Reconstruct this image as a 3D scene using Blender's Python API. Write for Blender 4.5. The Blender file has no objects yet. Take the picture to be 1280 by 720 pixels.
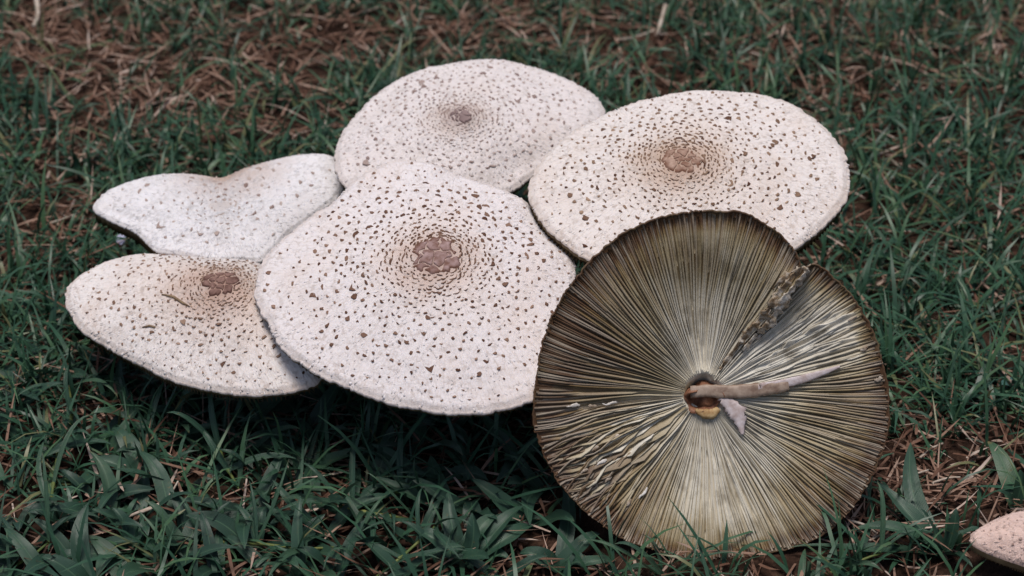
import bpy, bmesh, math, random
import numpy as np
from mathutils import Vector, Matrix

# ------------------------------------------------------------------ camera / light
scene = bpy.context.scene
col = scene.collection
PITCH, DIST, LENS = math.radians(36.0), 1.55, 85.0
TH = 18.0 / LENS
CAM = Vector((0.0, -DIST * math.cos(PITCH), DIST * math.sin(PITCH) + 0.08))
FWD = Vector((0.0, math.cos(PITCH), -math.sin(PITCH)))
RGT = Vector((1.0, 0.0, 0.0))
UPV = Vector((0.0, math.sin(PITCH), math.cos(PITCH)))
cam_data = bpy.data.cameras.new('camera')
cam_data.lens = LENS
cam_data.sensor_width = 36.0
cam_data.clip_start = 0.02
cam_data.clip_end = 200.0
cam_data.dof.use_dof = True
cam_data.dof.focus_distance = 1.47
cam_data.dof.aperture_fstop = 8.5
cam = bpy.data.objects.new('camera', cam_data)
col.objects.link(cam)
cam.location = CAM
cam.rotation_euler = (math.radians(90) - PITCH, 0, 0)
scene.camera = cam

SUN_EL, SUN_AZ = math.radians(85), math.radians(-140)   # azimuth measured from +Y (away from camera) towards +X
world = bpy.data.worlds.new('World')
scene.world = world
world.use_nodes = True
wn = world.node_tree
wn.nodes.clear()
wo = wn.nodes.new('ShaderNodeOutputWorld')
wb = wn.nodes.new('ShaderNodeBackground')
ws = wn.nodes.new('ShaderNodeTexSky')
ws.sky_type = 'NISHITA'
ws.sun_disc = False
ws.sun_elevation = SUN_EL
ws.sun_rotation = SUN_AZ
ws.dust_density = 3.0
wb.inputs['Strength'].default_value = 0.05
wn.links.new(ws.outputs[0], wb.inputs[0])
wn.links.new(wb.outputs[0], wo.inputs[0])
sun_data = bpy.data.lights.new('sun', 'SUN')
sun_data.energy = 1.5
sun_data.angle = math.radians(20)
sun_data.color = (1.0, 0.955, 0.90)
sun = bpy.data.objects.new('sun', sun_data)
col.objects.link(sun)
sdir = Vector((math.sin(SUN_AZ) * math.cos(SUN_EL), math.cos(SUN_AZ) * math.cos(SUN_EL), math.sin(SUN_EL)))
sun.rotation_euler = sdir.to_track_quat('Z', 'Y').to_euler()
sun.location = sdir * 5
vs = scene.view_settings
vs.view_transform = 'Standard'
vs.look = 'None'
vs.gamma = 1.0
vs.exposure = 0.86
vs.use_curve_mapping = False

rng = np.random.default_rng(7)
random.seed(7)

# ------------------------------------------------------------------ pixel helpers (1280x720 photo pixels)
def ray(px, py):
    return (FWD + RGT * ((px - 640) / 640 * TH) - UPV * ((py - 360) / 640 * TH))
def at_z(px, py, z=0.0):
    d = ray(px, py)
    t = (z - CAM.z) / d.z
    return CAM + d * t
def at_plane(px, py, P, n):
    d = ray(px, py)
    t = (P - CAM).dot(n) / d.dot(n)
    return CAM + d * t
def to_px(x, y, z):
    """numpy: world -> photo pixel"""
    dx, dy, dz = x - CAM.x, y - CAM.y, z - CAM.z
    w = dy * FWD.y + dz * FWD.z
    u = dx / w
    v = (dy * UPV.y + dz * UPV.z) / w
    return 640 + u / TH * 640, 360 - v / TH * 640

# ------------------------------------------------------------------ numpy value noise
_perm = rng.random((256, 256))
def vnoise(x, y):
    x = np.asarray(x, float); y = np.asarray(y, float)
    xi = np.floor(x).astype(int); yi = np.floor(y).astype(int)
    fx = x - xi; fy = y - yi
    fx = fx * fx * (3 - 2 * fx); fy = fy * fy * (3 - 2 * fy)
    a = _perm[xi & 255, yi & 255]; b = _perm[(xi + 1) & 255, yi & 255]
    c = _perm[xi & 255, (yi + 1) & 255]; d = _perm[(xi + 1) & 255, (yi + 1) & 255]
    return (a * (1 - fx) + b * fx) * (1 - fy) + (c * (1 - fx) + d * fx) * fy - 0.5
def fnoise(x, y, o=3):
    r = 0; a = 1.0
    for i in range(o):
        r = r + a * vnoise(x * 2 ** i + 17.3 * i, y * 2 ** i - 9.1 * i); a *= 0.5
    return r
def sstep(a, b, x):
    t = np.clip((x - a) / (b - a), 0, 1)
    return t * t * (3 - 2 * t)
def gz(x, y):
    return 0.010 * vnoise(np.asarray(x) * 7 + 3, np.asarray(y) * 7 + 5) + 0.004 * vnoise(np.asarray(x) * 31, np.asarray(y) * 31)

# ------------------------------------------------------------------ materials
class NT:
    def __init__(s, name):
        s.m = bpy.data.materials.new(name); s.m.use_nodes = True
        s.t = s.m.node_tree; s.t.nodes.clear()
        s.out = s.n('ShaderNodeOutputMaterial'); s.b = s.n('ShaderNodeBsdfPrincipled')
        s.l(s.b.outputs[0], s.out.inputs['Surface'])
    def n(s, k, **kw):
        nd = s.t.nodes.new(k)
        for a, v in kw.items(): setattr(nd, a, v)
        return nd
    def l(s, a, b): s.t.links.new(a, b)
    def noise(s, vec, scale, detail=3, rough=0.55):
        nd = s.n('ShaderNodeTexNoise'); nd.inputs['Scale'].default_value = scale
        nd.inputs['Detail'].default_value = detail; nd.inputs['Roughness'].default_value = rough
        if vec is not None: s.l(vec, nd.inputs['Vector'])
        return nd.outputs['Fac']
    def ramp(s, fac, stops):
        nd = s.n('ShaderNodeValToRGB'); e = nd.color_ramp.elements
        while len(e) < len(stops): e.new(0.5)
        for el, (p, c) in zip(e, stops):
            el.position = p; el.color = (c, c, c, 1) if isinstance(c, (int, float)) else (*c, 1)
        s.l(fac, nd.inputs[0]); return nd.outputs[0]
    def mix(s, fac, a, b, mode='MIX'):
        nd = s.n('ShaderNodeMix'); nd.data_type = 'RGBA'; nd.blend_type = mode
        for v, i in ((fac, 0), (a, 6), (b, 7)):
            if isinstance(v, (int, float)): nd.inputs[i].default_value = v
            elif isinstance(v, tuple): nd.inputs[i].default_value = (*v, 1)
            else: s.l(v, nd.inputs[i])
        return nd.outputs[2]
    def math(s, op, a, b=0.0, clamp=False):
        nd = s.n('ShaderNodeMath'); nd.operation = op; nd.use_clamp = clamp
        for v, i in ((a, 0), (b, 1)):
            if isinstance(v, (int, float)): nd.inputs[i].default_value = v
            else: s.l(v, nd.inputs[i])
        return nd.outputs[0]
    def mrange(s, v, a, b, c=0.0, d=1.0):
        nd = s.n('ShaderNodeMapRange'); s.l(v, nd.inputs[0])
        for i, x in enumerate((a, b, c, d)): nd.inputs[i + 1].default_value = x
        return nd.outputs[0]
    def attr(s, name):
        return s.n('ShaderNodeAttribute', attribute_name=name).outputs['Fac']
    def objco(s): return s.n('ShaderNodeTexCoord').outputs['Object']
    def bump(s, h, strength, dist, prev=None):
        nd = s.n('ShaderNodeBump'); nd.inputs['Strength'].default_value = strength; nd.inputs['Distance'].default_value = dist
        s.l(h, nd.inputs['Height'])
        if prev is not None: s.l(prev, nd.inputs['Normal'])
        return nd.outputs[0]
    def fin(s, color, rough, normal=None, spec=0.3):
        if isinstance(color, tuple): s.b.inputs['Base Color'].default_value = (*color, 1)
        else: s.l(color, s.b.inputs['Base Color'])
        if isinstance(rough, (int, float)): s.b.inputs['Roughness'].default_value = rough
        else: s.l(rough, s.b.inputs['Roughness'])
        s.b.inputs['Specular IOR Level'].default_value = spec
        if normal is not None: s.l(normal, s.b.inputs['Normal'])
        return s.m

def cap_material(name, base, tan, disc, tan_r, spot=None):
    k = NT(name)
    oc = k.objco()
    s_ = k.attr('radial')
    # seamless polar coordinates: direction * k + radius
    flat = k.n('ShaderNodeVectorMath', operation='MULTIPLY'); k.l(oc, flat.inputs[0]); flat.inputs[1].default_value = (1, 1, 0)
    nrm = k.n('ShaderNodeVectorMath', operation='NORMALIZE'); k.l(flat.outputs[0], nrm.inputs[0])
    sc = k.n('ShaderNodeVectorMath', operation='SCALE'); k.l(nrm.outputs[0], sc.inputs[0]); sc.inputs['Scale'].default_value = 40.0
    cz = k.n('ShaderNodeCombineXYZ'); k.l(k.math('MULTIPLY', s_, 9.0), cz.inputs[2])
    ad = k.n('ShaderNodeVectorMath', operation='ADD'); k.l(sc.outputs[0], ad.inputs[0]); k.l(cz.outputs[0], ad.inputs[1])
    fib = k.noise(ad.outputs[0], 1.9, 4, 0.6)
    fine = k.noise(oc, 900, 3, 0.6)
    big = k.noise(oc, 28, 3, 0.5)
    mid = k.noise(oc, 120, 3, 0.55)
    vo = k.n('ShaderNodeTexVoronoi'); vo.inputs['Scale'].default_value = 380
    wn_ = k.n('ShaderNodeTexNoise'); wn_.inputs['Scale'].default_value = 260; k.l(oc, wn_.inputs['Vector'])
    ws_ = k.n('ShaderNodeVectorMath', operation='SCALE'); k.l(wn_.outputs['Color'], ws_.inputs[0]); ws_.inputs['Scale'].default_value = 0.006
    wa_ = k.n('ShaderNodeVectorMath', operation='ADD'); k.l(oc, wa_.inputs[0]); k.l(ws_.outputs[0], wa_.inputs[1]); k.l(wa_.outputs[0], vo.inputs['Vector'])
    vd = vo.outputs['Distance']
    # colour
    t = k.math('ADD', s_, k.math('MULTIPLY', k.math('SUBTRACT', big, 0.5), 0.35))
    tanf = k.mrange(t, tan_r, 0.08, 0.0, 1.0)
    c = k.mix(k.math('MULTIPLY', tanf, k.mrange(mid, 0.3, 0.7, 0.55, 1.0)), base, tan)
    halo = k.mrange(k.math('ADD', t, k.math('MULTIPLY', k.math('SUBTRACT', mid, 0.5), 0.25)), tan_r * 0.66, 0.10, 0.0, 0.9)
    if not spot: c = k.mix(halo, c, tuple(0.5 * a + 0.5 * b for a, b in zip(tan, disc)))
    if spot:
        dv = k.n('ShaderNodeVectorMath', operation='DISTANCE'); k.l(oc, dv.inputs[0]); dv.inputs[1].default_value = spot
        dd = k.math('ADD', dv.outputs['Value'], k.math('MULTIPLY', k.math('SUBTRACT', mid, 0.5), 0.03))
        c = k.mix(k.mrange(dd, 0.05, 0.005, 0.0, 0.85), c, disc)
    discf = 0.0 if spot else k.mrange(k.math('ADD', s_, k.math('MULTIPLY', k.math('SUBTRACT', mid, 0.5), 0.12)), 0.15, 0.07, 0.0, 0.6)
    c = k.mix(discf, c, disc)
    # fibres pale / greyish, pits slightly tan
    c = k.mix(k.mrange(fib, 0.50, 0.70, 0.0, 0.40), c, tuple(x * 0.72 for x in tan))
    c = k.mix(k.math('MULTIPLY', k.mrange(vd, 0.5, 0.8, 0.0, 0.5), k.mrange(mid, 0.36, 0.56)), c, tuple(x * 0.6 for x in tan))
    c = k.mix(k.mrange(big, 0.50, 0.70, 0.0, 0.3), c, tan)
    c = k.mix(k.mrange(k.noise(oc, 60, 3, 0.6), 0.5, 0.7, 0.0, 0.35), c, tuple(x * 0.82 for x in base))
    c = k.mix(k.mrange(s_, 0.955, 1.0, 0.0, 0.45), c, tuple(x * 0.85 for x in tan))
    nb = k.bump(fib, 0.6, 0.0008)
    nb = k.bump(k.math('SUBTRACT', 1.0, vd), 0.25, 0.0007, nb)
    nb = k.bump(fine, 0.5, 0.0005, nb)
    nb = k.bump(mid, 0.2, 0.0012, nb)
    k.b.inputs['Subsurface Weight'].default_value = 0.12
    k.b.inputs['Subsurface Radius'].default_value = (0.004, 0.003, 0.002)
    k.b.inputs['Subsurface Scale'].default_value = 0.6
    return k.fin(c, 0.85, nb, 0.15)

def scale_material(name, dark, pale):
    k = NT(name); oc = k.objco()
    n = k.noise(oc, 500, 3, 0.6)
    f = k.math('ADD', k.attr('tint'), k.math('MULTIPLY', k.math('SUBTRACT', n, 0.5), 0.5), True)
    c = k.mix(f, dark, pale)
    return k.fin(c, 0.85, k.bump(n, 0.5, 0.0004), 0.12)

def leafy(name, stops, rough=0.45, spec=0.4, trans=0.15, stripes=True):
    k = NT(name)
    tint = k.attr('tint'); u = k.attr('across'); v = k.attr('along')
    oc = k.objco()
    n = k.noise(oc, 160, 3)
    f = k.math('ADD', tint, k.math('MULTIPLY', k.math('SUBTRACT', n, 0.5), 0.35), True)
    c = k.ramp(f, stops)
    nb = None
    if stripes:
        w = k.math('SINE', k.math('MULTIPLY', u, 46.0))
        nb = k.bump(w, 0.35, 0.0003)
        midr = k.mrange(k.math('ABSOLUTE', u), 0.0, 0.10, 0.55, 0.0)
        c = k.mix(midr, c, tuple(min(1, x * 1.5 + 0.012) for x in stops[-2][1]))
        c = k.mix(k.mrange(w, 0.3, 1.0, 0.0, 0.22), c, tuple(x * 0.45 for x in stops[0][1]))
        spots = k.noise(oc, 420, 2)
        c = k.mix(k.math('MULTIPLY', k.mrange(spots, 0.66, 0.74), 0.6), c, (0.10, 0.085, 0.03))
        c = k.mix(k.math('MULTIPLY', k.mrange(v, 0.9, 1.0), k.mrange(tint, 0.5, 0.8)), c, (0.20, 0.14, 0.06))
    k.fin(c, rough, nb, spec)
    if trans > 0:
        tr = k.n('ShaderNodeBsdfTranslucent'); k.l(c, tr.inputs[0])
        mx = k.n('ShaderNodeMixShader'); mx.inputs[0].default_value = trans
        k.l(k.b.outputs[0], mx.inputs[1]); k.l(tr.outputs[0], mx.inputs[2]); k.l(mx.outputs[0], k.out.inputs[0])
    return k.m

def plain(name, c0, c1, scale, rough=0.8, bs=0.4, bd=0.0008, spec=0.2):
    k = NT(name); oc = k.objco()
    n = k.noise(oc, scale, 4, 0.6)
    return k.fin(k.mix(k.mrange(n, 0.35, 0.65), c0, c1), rough, k.bump(n, bs, bd), spec)

M = {}
M['grass'] = leafy('fine_grass', [(0.0, (0.016, 0.046, 0.028)), (0.5, (0.036, 0.095, 0.054)), (0.85, (0.075, 0.145, 0.068)), (1.0, (0.16, 0.16, 0.075))], 0.42, 0.4, 0.2, False)
M['leaf'] = leafy('broad_leaf', [(0.0, (0.016, 0.042, 0.030)), (0.5, (0.032, 0.077, 0.048)), (0.85, (0.058, 0.115, 0.062)), (1.0, (0.10, 0.13, 0.06))], 0.40, 0.45, 0.12)
M['bluish'] = leafy('bluish_leaf', [(0.0, (0.05, 0.12, 0.11)), (0.5, (0.07, 0.16, 0.14)), (0.85, (0.09, 0.19, 0.16)), (1.0, (0.12, 0.2, 0.16))], 0.45, 0.4, 0.1)
M['dry'] = leafy('dry_grass', [(0.0, (0.05, 0.024, 0.016)), (0.4, (0.14, 0.072, 0.048)), (0.75, (0.31, 0.20, 0.15)), (1.0, (0.52, 0.42, 0.36))], 0.75, 0.15, 0.1, False)
M['straw'] = plain('straw', (0.33, 0.25, 0.19), (0.52, 0.45, 0.38), 200, 0.7)
M['runner'] = plain('runner', (0.06, 0.10, 0.03), (0.16, 0.17, 0.05), 90, 0.5)
M['stem'] = plain('mushroom_stem', (0.42, 0.33, 0.27), (0.62, 0.55, 0.50), 70)
M['under'] = plain('gills_dark', (0.10, 0.065, 0.035), (0.22, 0.16, 0.09), 60, 0.8)

k = NT('soil'); oc = k.objco()
n1 = k.noise(oc, 40, 5, 0.65); n2 = k.noise(oc, 260, 4, 0.6)
c = k.ramp(k.math('ADD', k.math('MULTIPLY', n1, 0.5), k.math('MULTIPLY', n2, 0.5)),
           [(0.3, (0.012, 0.007, 0.005)), (0.5, (0.035, 0.019, 0.013)), (0.62, (0.07, 0.038, 0.026)), (0.75, (0.13, 0.085, 0.06))])
M['soil'] = k.fin(c, 0.95, k.bump(n2, 0.8, 0.004), 0.1)

# ------------------------------------------------------------------ mesh helpers
def mesh_obj(name, verts, faces, mat, parent=None, attrs=None, smooth=True):
    me = bpy.data.meshes.new(name)
    if isinstance(faces, np.ndarray):
        v = np.asarray(verts, dtype=np.float32)
        nf, k_ = faces.shape
        me.vertices.add(len(v)); me.vertices.foreach_set('co', v.ravel())
        me.loops.add(nf * k_); me.loops.foreach_set('vertex_index', faces.astype(np.int32).ravel())
        me.polygons.add(nf); me.polygons.foreach_set('loop_start', np.arange(0, nf * k_, k_, dtype=np.int32))
        me.update(calc_edges=True)
    else:
        me.from_pydata([tuple(p) for p in verts], [], faces)
    if attrs:
        for a, arr in attrs.items():
            at = me.attributes.new(a, 'FLOAT', 'POINT')
            at.data.foreach_set('value', np.asarray(arr, dtype=np.float32))
    if smooth:
        me.polygons.foreach_set('use_smooth', np.ones(len(me.polygons), dtype=bool))
    me.validate()
    me.materials.append(mat)
    o = bpy.data.objects.new(name, me)
    col.objects.link(o)
    if parent: o.parent = parent
    return o
def thing(name, loc, label, cat, group=None):
    o = bpy.data.objects.new(name, None); col.objects.link(o)
    o.location = loc; o.empty_display_size = 0.02
    o['label'] = label; o['category'] = cat
    if group: o['group'] = group
    return o
def quads_grid(nu, nv, wrap):
    """faces of a grid of nu rows x nv columns (columns wrap)"""
    i = np.arange(nu - 1)[:, None]; j = np.arange(nv if wrap else nv - 1)[None, :]
    a = i * nv + j; b = i * nv + (j + 1) % nv
    return np.stack([a, b, b + nv, a + nv], -1).reshape(-1, 4)
def tube(pts, rad, nseg=10, cap=True):
    pts = [Vector(p) for p in pts]; vs_ = []; fs = []
    for i, p in enumerate(pts):
        d = (pts[min(i + 1, len(pts) - 1)] - pts[max(i - 1, 0)]).normalized()
        a = d.orthogonal().normalized() if abs(d.z) < 0.9 else Vector((1, 0, 0))
        a = (a - d * a.dot(d)).normalized(); b = d.cross(a)
        for j in range(nseg):
            t = 2 * math.pi * j / nseg
            vs_.append(p + (a * math.cos(t) + b * math.sin(t)) * rad[i])
    for i in range(len(pts) - 1):
        for j in range(nseg):
            fs.append((i * nseg + j, i * nseg + (j + 1) % nseg, (i + 1) * nseg + (j + 1) % nseg, (i + 1) * nseg + j))
    if cap:
        fs.append(tuple(range(nseg - 1, -1, -1))); fs.append(tuple((len(pts) - 1) * nseg + j for j in range(nseg)))
    return vs_, fs

# ------------------------------------------------------------------ outline -> polar radius
def catmull(pts, m=8, closed=True):
    P = np.array(pts, float); n = len(P); out = []
    for i in range(n):
        p0, p1, p2, p3 = P[i - 1], P[i], P[(i + 1) % n], P[(i + 2) % n]
        for q in range(m):
            t = q / m
            out.append(0.5 * ((2 * p1) + (-p0 + p2) * t + (2 * p0 - 5 * p1 + 4 * p2 - p3) * t * t + (-p0 + 3 * p1 - 3 * p2 + p3) * t ** 3))
    return np.array(out)
def wrapf(a): return (a + math.pi) % (2 * math.pi) - math.pi
class Frame:
    """a local frame on a tilted plane, with the outline traced on it as a polar radius"""
    def __init__(s, cpx, z, n, outline, upx, H, sharp=False):
        s.n = Vector(n).normalized()
        P = at_z(cpx[0], cpx[1], z)
        s.x = (Vector((1, 0, 0)) - s.n * s.n.x).normalized(); s.y = s.n.cross(s.x)
        U = at_plane(upx[0], upx[1], P + s.n * H, s.n) - s.n * H
        s.O = U
        pts = catmull(outline, 3 if sharp else 8)
        loc = []
        for a, b in pts:
            q = at_plane(a, b, P, s.n) - U
            loc.append((q.dot(s.x), q.dot(s.y)))
        loc = np.array(loc)
        th = np.arctan2(loc[:, 1], loc[:, 0]); r = np.hypot(loc[:, 0], loc[:, 1])
        o = np.argsort(th); th = th[o]; r = r[o]
        s.th = np.concatenate([th - 2 * math.pi, th, th + 2 * math.pi]); s.r = np.concatenate([r, r, r])
        s.mean = r.mean()
    def R(s, t):
        t = (np.asarray(t) + math.pi) % (2 * math.pi) - math.pi
        return np.interp(t, s.th, s.r)
    def matrix(s):
        m = Matrix((s.x, s.y, s.n)).transposed().to_4x4(); return m

def flake(surf, th, s, L, W, lift, tint, fr):
    """one raised scale: a small curled polygon with a thick outer lip, lying on the surface"""
    p, tr, tt, nn = fr
    vs_ = []; n = 7
    bend = random.uniform(-40, 260)
    sk = random.uniform(-0.35, 0.35); tr, tt = tr * math.cos(sk) + tt * math.sin(sk), tt * math.cos(sk) - tr * math.sin(sk)
    for i in range(n):
        a = 2 * math.pi * i / n
        rr = random.uniform(0.5, 1.3)
        u = math.cos(a) * L * 0.5 * rr; v = math.sin(a) * W * 0.5 * rr
        vs_.append((u, v))
    V = []
    for (u, v) in vs_:
        V.append(p + tr * (u - bend * v * v) + tt * v - nn * 0.0004)
    for (u, v) in vs_:
        h = lift * (0.45 + 0.55 * (u / (L * 0.5)))
        V.append(p + tr * (u - bend * v * v) * 0.9 + tt * v * 0.9 + nn * (max(0.00012, h)))
    V.append(p + nn * lift * 0.5)
    F = []
    for i in range(n):
        j = (i + 1) % n
        F.append((i, j, n + j)); F.append((i, n + j, n + i)); F.append((n + i, n + j, 2 * n))
    return V, F

def make_cap(fr, H, par, mat, smat, pmat, base, seed, pw=1.6, n_sc=1000, s_max=0.93, disc_r=0.15, wob=0.002, big_n=26, umbo=0.0014,
             size=1.0, pale=0.25, plates=10, thick=0.004, gdepth=0.007, fold=None, dens=0.78, n_pale=1500, rim_dep=0.25, spd=1.0):
    rs = np.random.default_rng(seed); random.seed(seed)
    Rm = fr.mean
    def hgt(s, t):
        x = s * np.cos(t); y = s * np.sin(t)
        h = H * (1 - np.power(np.clip(s, 0, 1), pw)) + umbo * np.exp(-(s / 0.13) ** 2)
        h = h + wob * sstep(0.25, 0.9, s) * 2 * fnoise(x * 1.6 + seed, y * 1.6, 2) * (1 - 0.5 * sstep(0.85, 1, s))
        h = h - 0.0014 * sstep(0.955, 1.0, s)
        if fold is not None: h = h + fold(s, t)
        return h
    def surf(s, t):
        r = fr.R(t) * s
        return np.stack([r * np.cos(t), r * np.sin(t), hgt(s, t)], -1)
    NT_, NS = 380, 96
    t = np.linspace(-math.pi, math.pi, NT_, endpoint=False)
    s = np.concatenate([np.linspace(0.004, 0.9, NS - 22), np.linspace(0.905, 1.0, 22)])
    S, T = np.meshgrid(s, t, indexing='ij')
    V = surf(S, T)
    # scaly relief and a shaggy margin
    dx, dy = V[..., 0] / 0.0026, V[..., 1] / 0.0026
    rel = vnoise(dx, dy) * 0.0004 + vnoise(dx * 2.3 + 5, dy * 2.3) * 0.0003
    lump = np.clip(vnoise(dx * 0.75 + 40, dy * 0.75) - 0.2, 0, 1) * 0.0012
    V[..., 2] += (rel + lump) * sstep(0.05, 0.3, S)
    jag = 1 + sstep(0.94, 1.0, S) * (0.0085 * vnoise(T * 40 + seed, S * 0 + 1.5) * 2 + 0.008 * vnoise(T * 90, S * 0 + 7.5) * 2 + 0.012 * vnoise(T * 9, S * 0 + 3.3))
    V[..., 0] *= jag; V[..., 1] *= jag
    # underside rings
    rings = [V]
    for (ss, dz) in ((1.004, -0.0014), (0.999, -thick * 0.85), (0.99, -thick * 1.05), (0.9, -thick * 1.2), (0.6, -thick * 1.7), (0.3, -thick * 2.2), (0.08, -thick * 2.6), (0.004, -thick * 2.6)):
        U = surf(np.full_like(t, min(ss, 1.0)), t)
        if ss >= 0.95:
            j = jag[-1]; U[:, 0] *= j * max(ss, 1.0); U[:, 1] *= j * max(ss, 1.0)
        U[:, 2] += dz; rings.append(U[None])
    VV = np.concatenate(rings, 0); nu = VV.shape[0]
    verts = VV.reshape(-1, 3); faces = quads_grid(nu, NT_, True)
    bl = sstep(0.15, 0.75, S)
    rad = np.concatenate([S * bl + (1 - bl) * fr.R(T) * S / Rm, np.full((nu - NS, NT_), 0.99)], 0).ravel()
    cap = mesh_obj('cap', verts, faces, mat, par, {'radial': rad})
    cap.data.materials.append(M['under'])
    mi = np.zeros(len(faces), dtype=np.int32); mi[(NS + 0) * NT_:] = 1; cap.data.polygons.foreach_set('material_index', mi)
    mtx = fr.matrix(); mtx.translation = fr.O - Vector(base)
    cap.matrix_local = mtx
    # gills under the cap
    gv, gf = [], []; ng = 190
    for i in range(ng):
        a = 2 * math.pi * (i + 0.5) / ng
        ks = np.linspace(0.14, 0.993, 7); b0 = len(gv)
        P_ = surf(ks, np.full_like(ks, a))
        dep = gdepth * np.array([0.5, 1, 1, 1, 0.9, max(0.6, rim_dep), rim_dep])
        tx = np.array([-math.sin(a), math.cos(a), 0])
        for kk in range(7):
            q = P_[kk] - np.array([0, 0, thick * (1.0 + 1.0 * (1 - ks[kk]))])
            w = 0.0006
            gv += [q + tx * w, q - np.array([0, 0, dep[kk]]), q - tx * w]
        for kk in range(6):
            c0 = b0 + kk * 3
            gf += [(c0, c0 + 1, c0 + 4, c0 + 3), (c0 + 1, c0 + 2, c0 + 5, c0 + 4)]
    g = mesh_obj('gills', np.array(gv), np.array(gf), M['under'], par); g.matrix_local = mtx; g['kind'] = 'stuff'
    # frames on the surface
    def frame(s_, t_):
        e = 0.004
        a = surf(np.array([s_ - e, s_ + e, s_, s_, s_]), np.array([t_, t_, t_ - e, t_ + e, t_]))
        p = Vector(a[4]); tr = (Vector(a[1]) - Vector(a[0])).normalized(); tt = (Vector(a[3]) - Vector(a[2])).normalized()
        nn = tr.cross(tt).normalized()
        return p, tr, nn.cross(tr), nn
    # scales: rings close to the disc, thinning out and growing outwards
    cand = []; occ = {}
    rq = disc_r * 1.04
    while rq < s_max:
        o_ = float(sstep(disc_r, 0.7, rq))
        step = (0.0020 + 0.0024 * o_) * size / spd
        circ = 2 * math.pi * rq * Rm; cnt_ = int(circ / ((0.0026 + 0.0026 * o_) * size / spd)); off = random.uniform(0, 6.28)
        for i in range(cnt_):
            t_ = wrapf(off + 2 * math.pi * (i + random.gauss(0, 0.24)) / cnt_)
            if random.random() < 0.06 + 0.45 * float(sstep(0.6, 0.95, rq)): continue
            rr = rq + random.gauss(0, 0.30) * step / Rm
            blend = float(sstep(0.1, 0.6, rr)); s_ = rr * blend + (1 - blend) * rr * Rm / float(fr.R(t_))
            if not 0.04 < s_ < 0.955: continue
            r_ = float(fr.R(t_)) * s_; x_, y_ = r_ * math.cos(t_), r_ * math.sin(t_); gap = (0.0017 + 0.0024 * o_) * size / spd
            key = (int(x_ // 0.006), int(y_ // 0.006))
            if any((X - x_) ** 2 + (Y - y_) ** 2 < gap * gap for i_ in (-1, 0, 1) for j_ in (-1, 0, 1) for (X, Y) in occ.get((key[0] + i_, key[1] + j_), ())): continue
            occ.setdefault(key, []).append((x_, y_)); cand.append((s_, t_, o_))
        rq += step / Rm
    sv, sf, st = [], [], []
    bigs = []
    for (s_, t_, o_) in cand:
        f = frame(s_, t_)
        L = (0.0011 + 0.0009 * o_) * random.uniform(0.55, 1.45) * size
        W = (0.0024 + 0.0006 * o_) * random.uniform(0.5, 1.35) * size
        if random.random() < 0.16 * o_: L *= 1.5; W *= 1.4
        if s_ < disc_r * 1.9 and random.random() < 0.5: W *= random.uniform(1.2, 2.0)
        if s_ > 0.8: L *= 0.8; W *= 0.7
        tint = min(1, max(0, random.gauss(pale + 0.08, 0.25) + (0.7 * max(0, s_ - 0.5) if random.random() < 0.7 else 0)))
        bigs.append((L * W, s_, t_, f, L, W, tint))
    bigs.sort(key=lambda q: -q[0])
    for i, (_, s_, t_, f, L, W, tint) in enumerate(bigs):
        lift = random.uniform(0.0004, 0.0013)
        if i < big_n:
            L *= 1.05; W *= 1.1
            V, F = flake(None, t_, s_, L, W, lift * 1.2, tint, f)
            o = mesh_obj('scale', V, F, smat, cap, {'tint': [tint * 0.7] * len(V)}, smooth=False)
        else:
            V, F = flake(None, t_, s_, L, W, lift, tint, f)
            b0 = len(sv); sv += V; sf += [tuple(q + b0 for q in ff) for ff in F]; st += [tint] * len(V)
    o = mesh_obj('scales', np.array([tuple(v) for v in sv]), np.array(sf), smat, cap, {'tint': st}, smooth=False); o['kind'] = 'stuff'
    # pale fibrous flakes of the cap skin, thickest towards the margin
    sv, sf, st = [], [], []
    for _ in range(n_pale):
        s_ = 1 - (1 - disc_r * 1.2) * random.random() ** 1.5; s_ = min(s_, 0.992); t_ = random.uniform(-math.pi, math.pi)
        V, F = flake(None, t_, s_, random.uniform(0.0016, 0.0042), random.uniform(0.0008, 0.0018), random.uniform(0.0001, 0.0005), 0, frame(s_, t_))
        b0 = len(sv); sv += V; sf += [tuple(q + b0 for q in ff) for ff in F]; st += [min(s_, 0.95)] * len(V)
    o = mesh_obj('skin_flakes', np.array([tuple(v) for v in sv]), np.array(sf), mat, cap, {'radial': st}); o['kind'] = 'stuff'
    # centre plates: cracked cells of the disc
    if plates:
        rd = disc_r * Rm
        seeds = []
        while len(seeds) < plates:
            a = random.uniform(0, 6.28); r = rd * math.sqrt(random.random()) * 0.92
            q = (r * math.cos(a), r * math.sin(a))
            if all((q[0] - w[0]) ** 2 + (q[1] - w[1]) ** 2 > (rd * 1.0 / math.sqrt(plates)) ** 2 * random.uniform(0.5, 1) for w in seeds): seeds.append(q)
        na, nr = 150, 44
        A_ = np.linspace(-math.pi, math.pi, na, endpoint=False); Q_ = np.linspace(0.01, 1.0, nr)
        Q, AA = np.meshgrid(Q_, A_, indexing='ij')
        edge = rd * (1.0 + 0.20 * vnoise(np.cos(A_) * 2.2 + seed, np.sin(A_) * 2.2) * 2 + 0.10 * vnoise(np.cos(A_) * 7 + seed, np.sin(A_) * 7) * 2)
        X = Q * edge[None, :] * np.cos(AA); Y = Q * edge[None, :] * np.sin(AA)
        wx = X + 0.0030 * fnoise(X * 260 + seed, Y * 260, 2); wy = Y + 0.0030 * fnoise(X * 260 + 31, Y * 260 + seed, 2)
        D = np.sort(np.stack([np.hypot(wx - q[0], wy - q[1]) for q in seeds]), 0)
        crack = 1 - sstep(0.0002, 0.0011, D[1] - D[0] + 0.0012 * (vnoise(X * 330 + 7, Y * 330) + 0.02))
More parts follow.
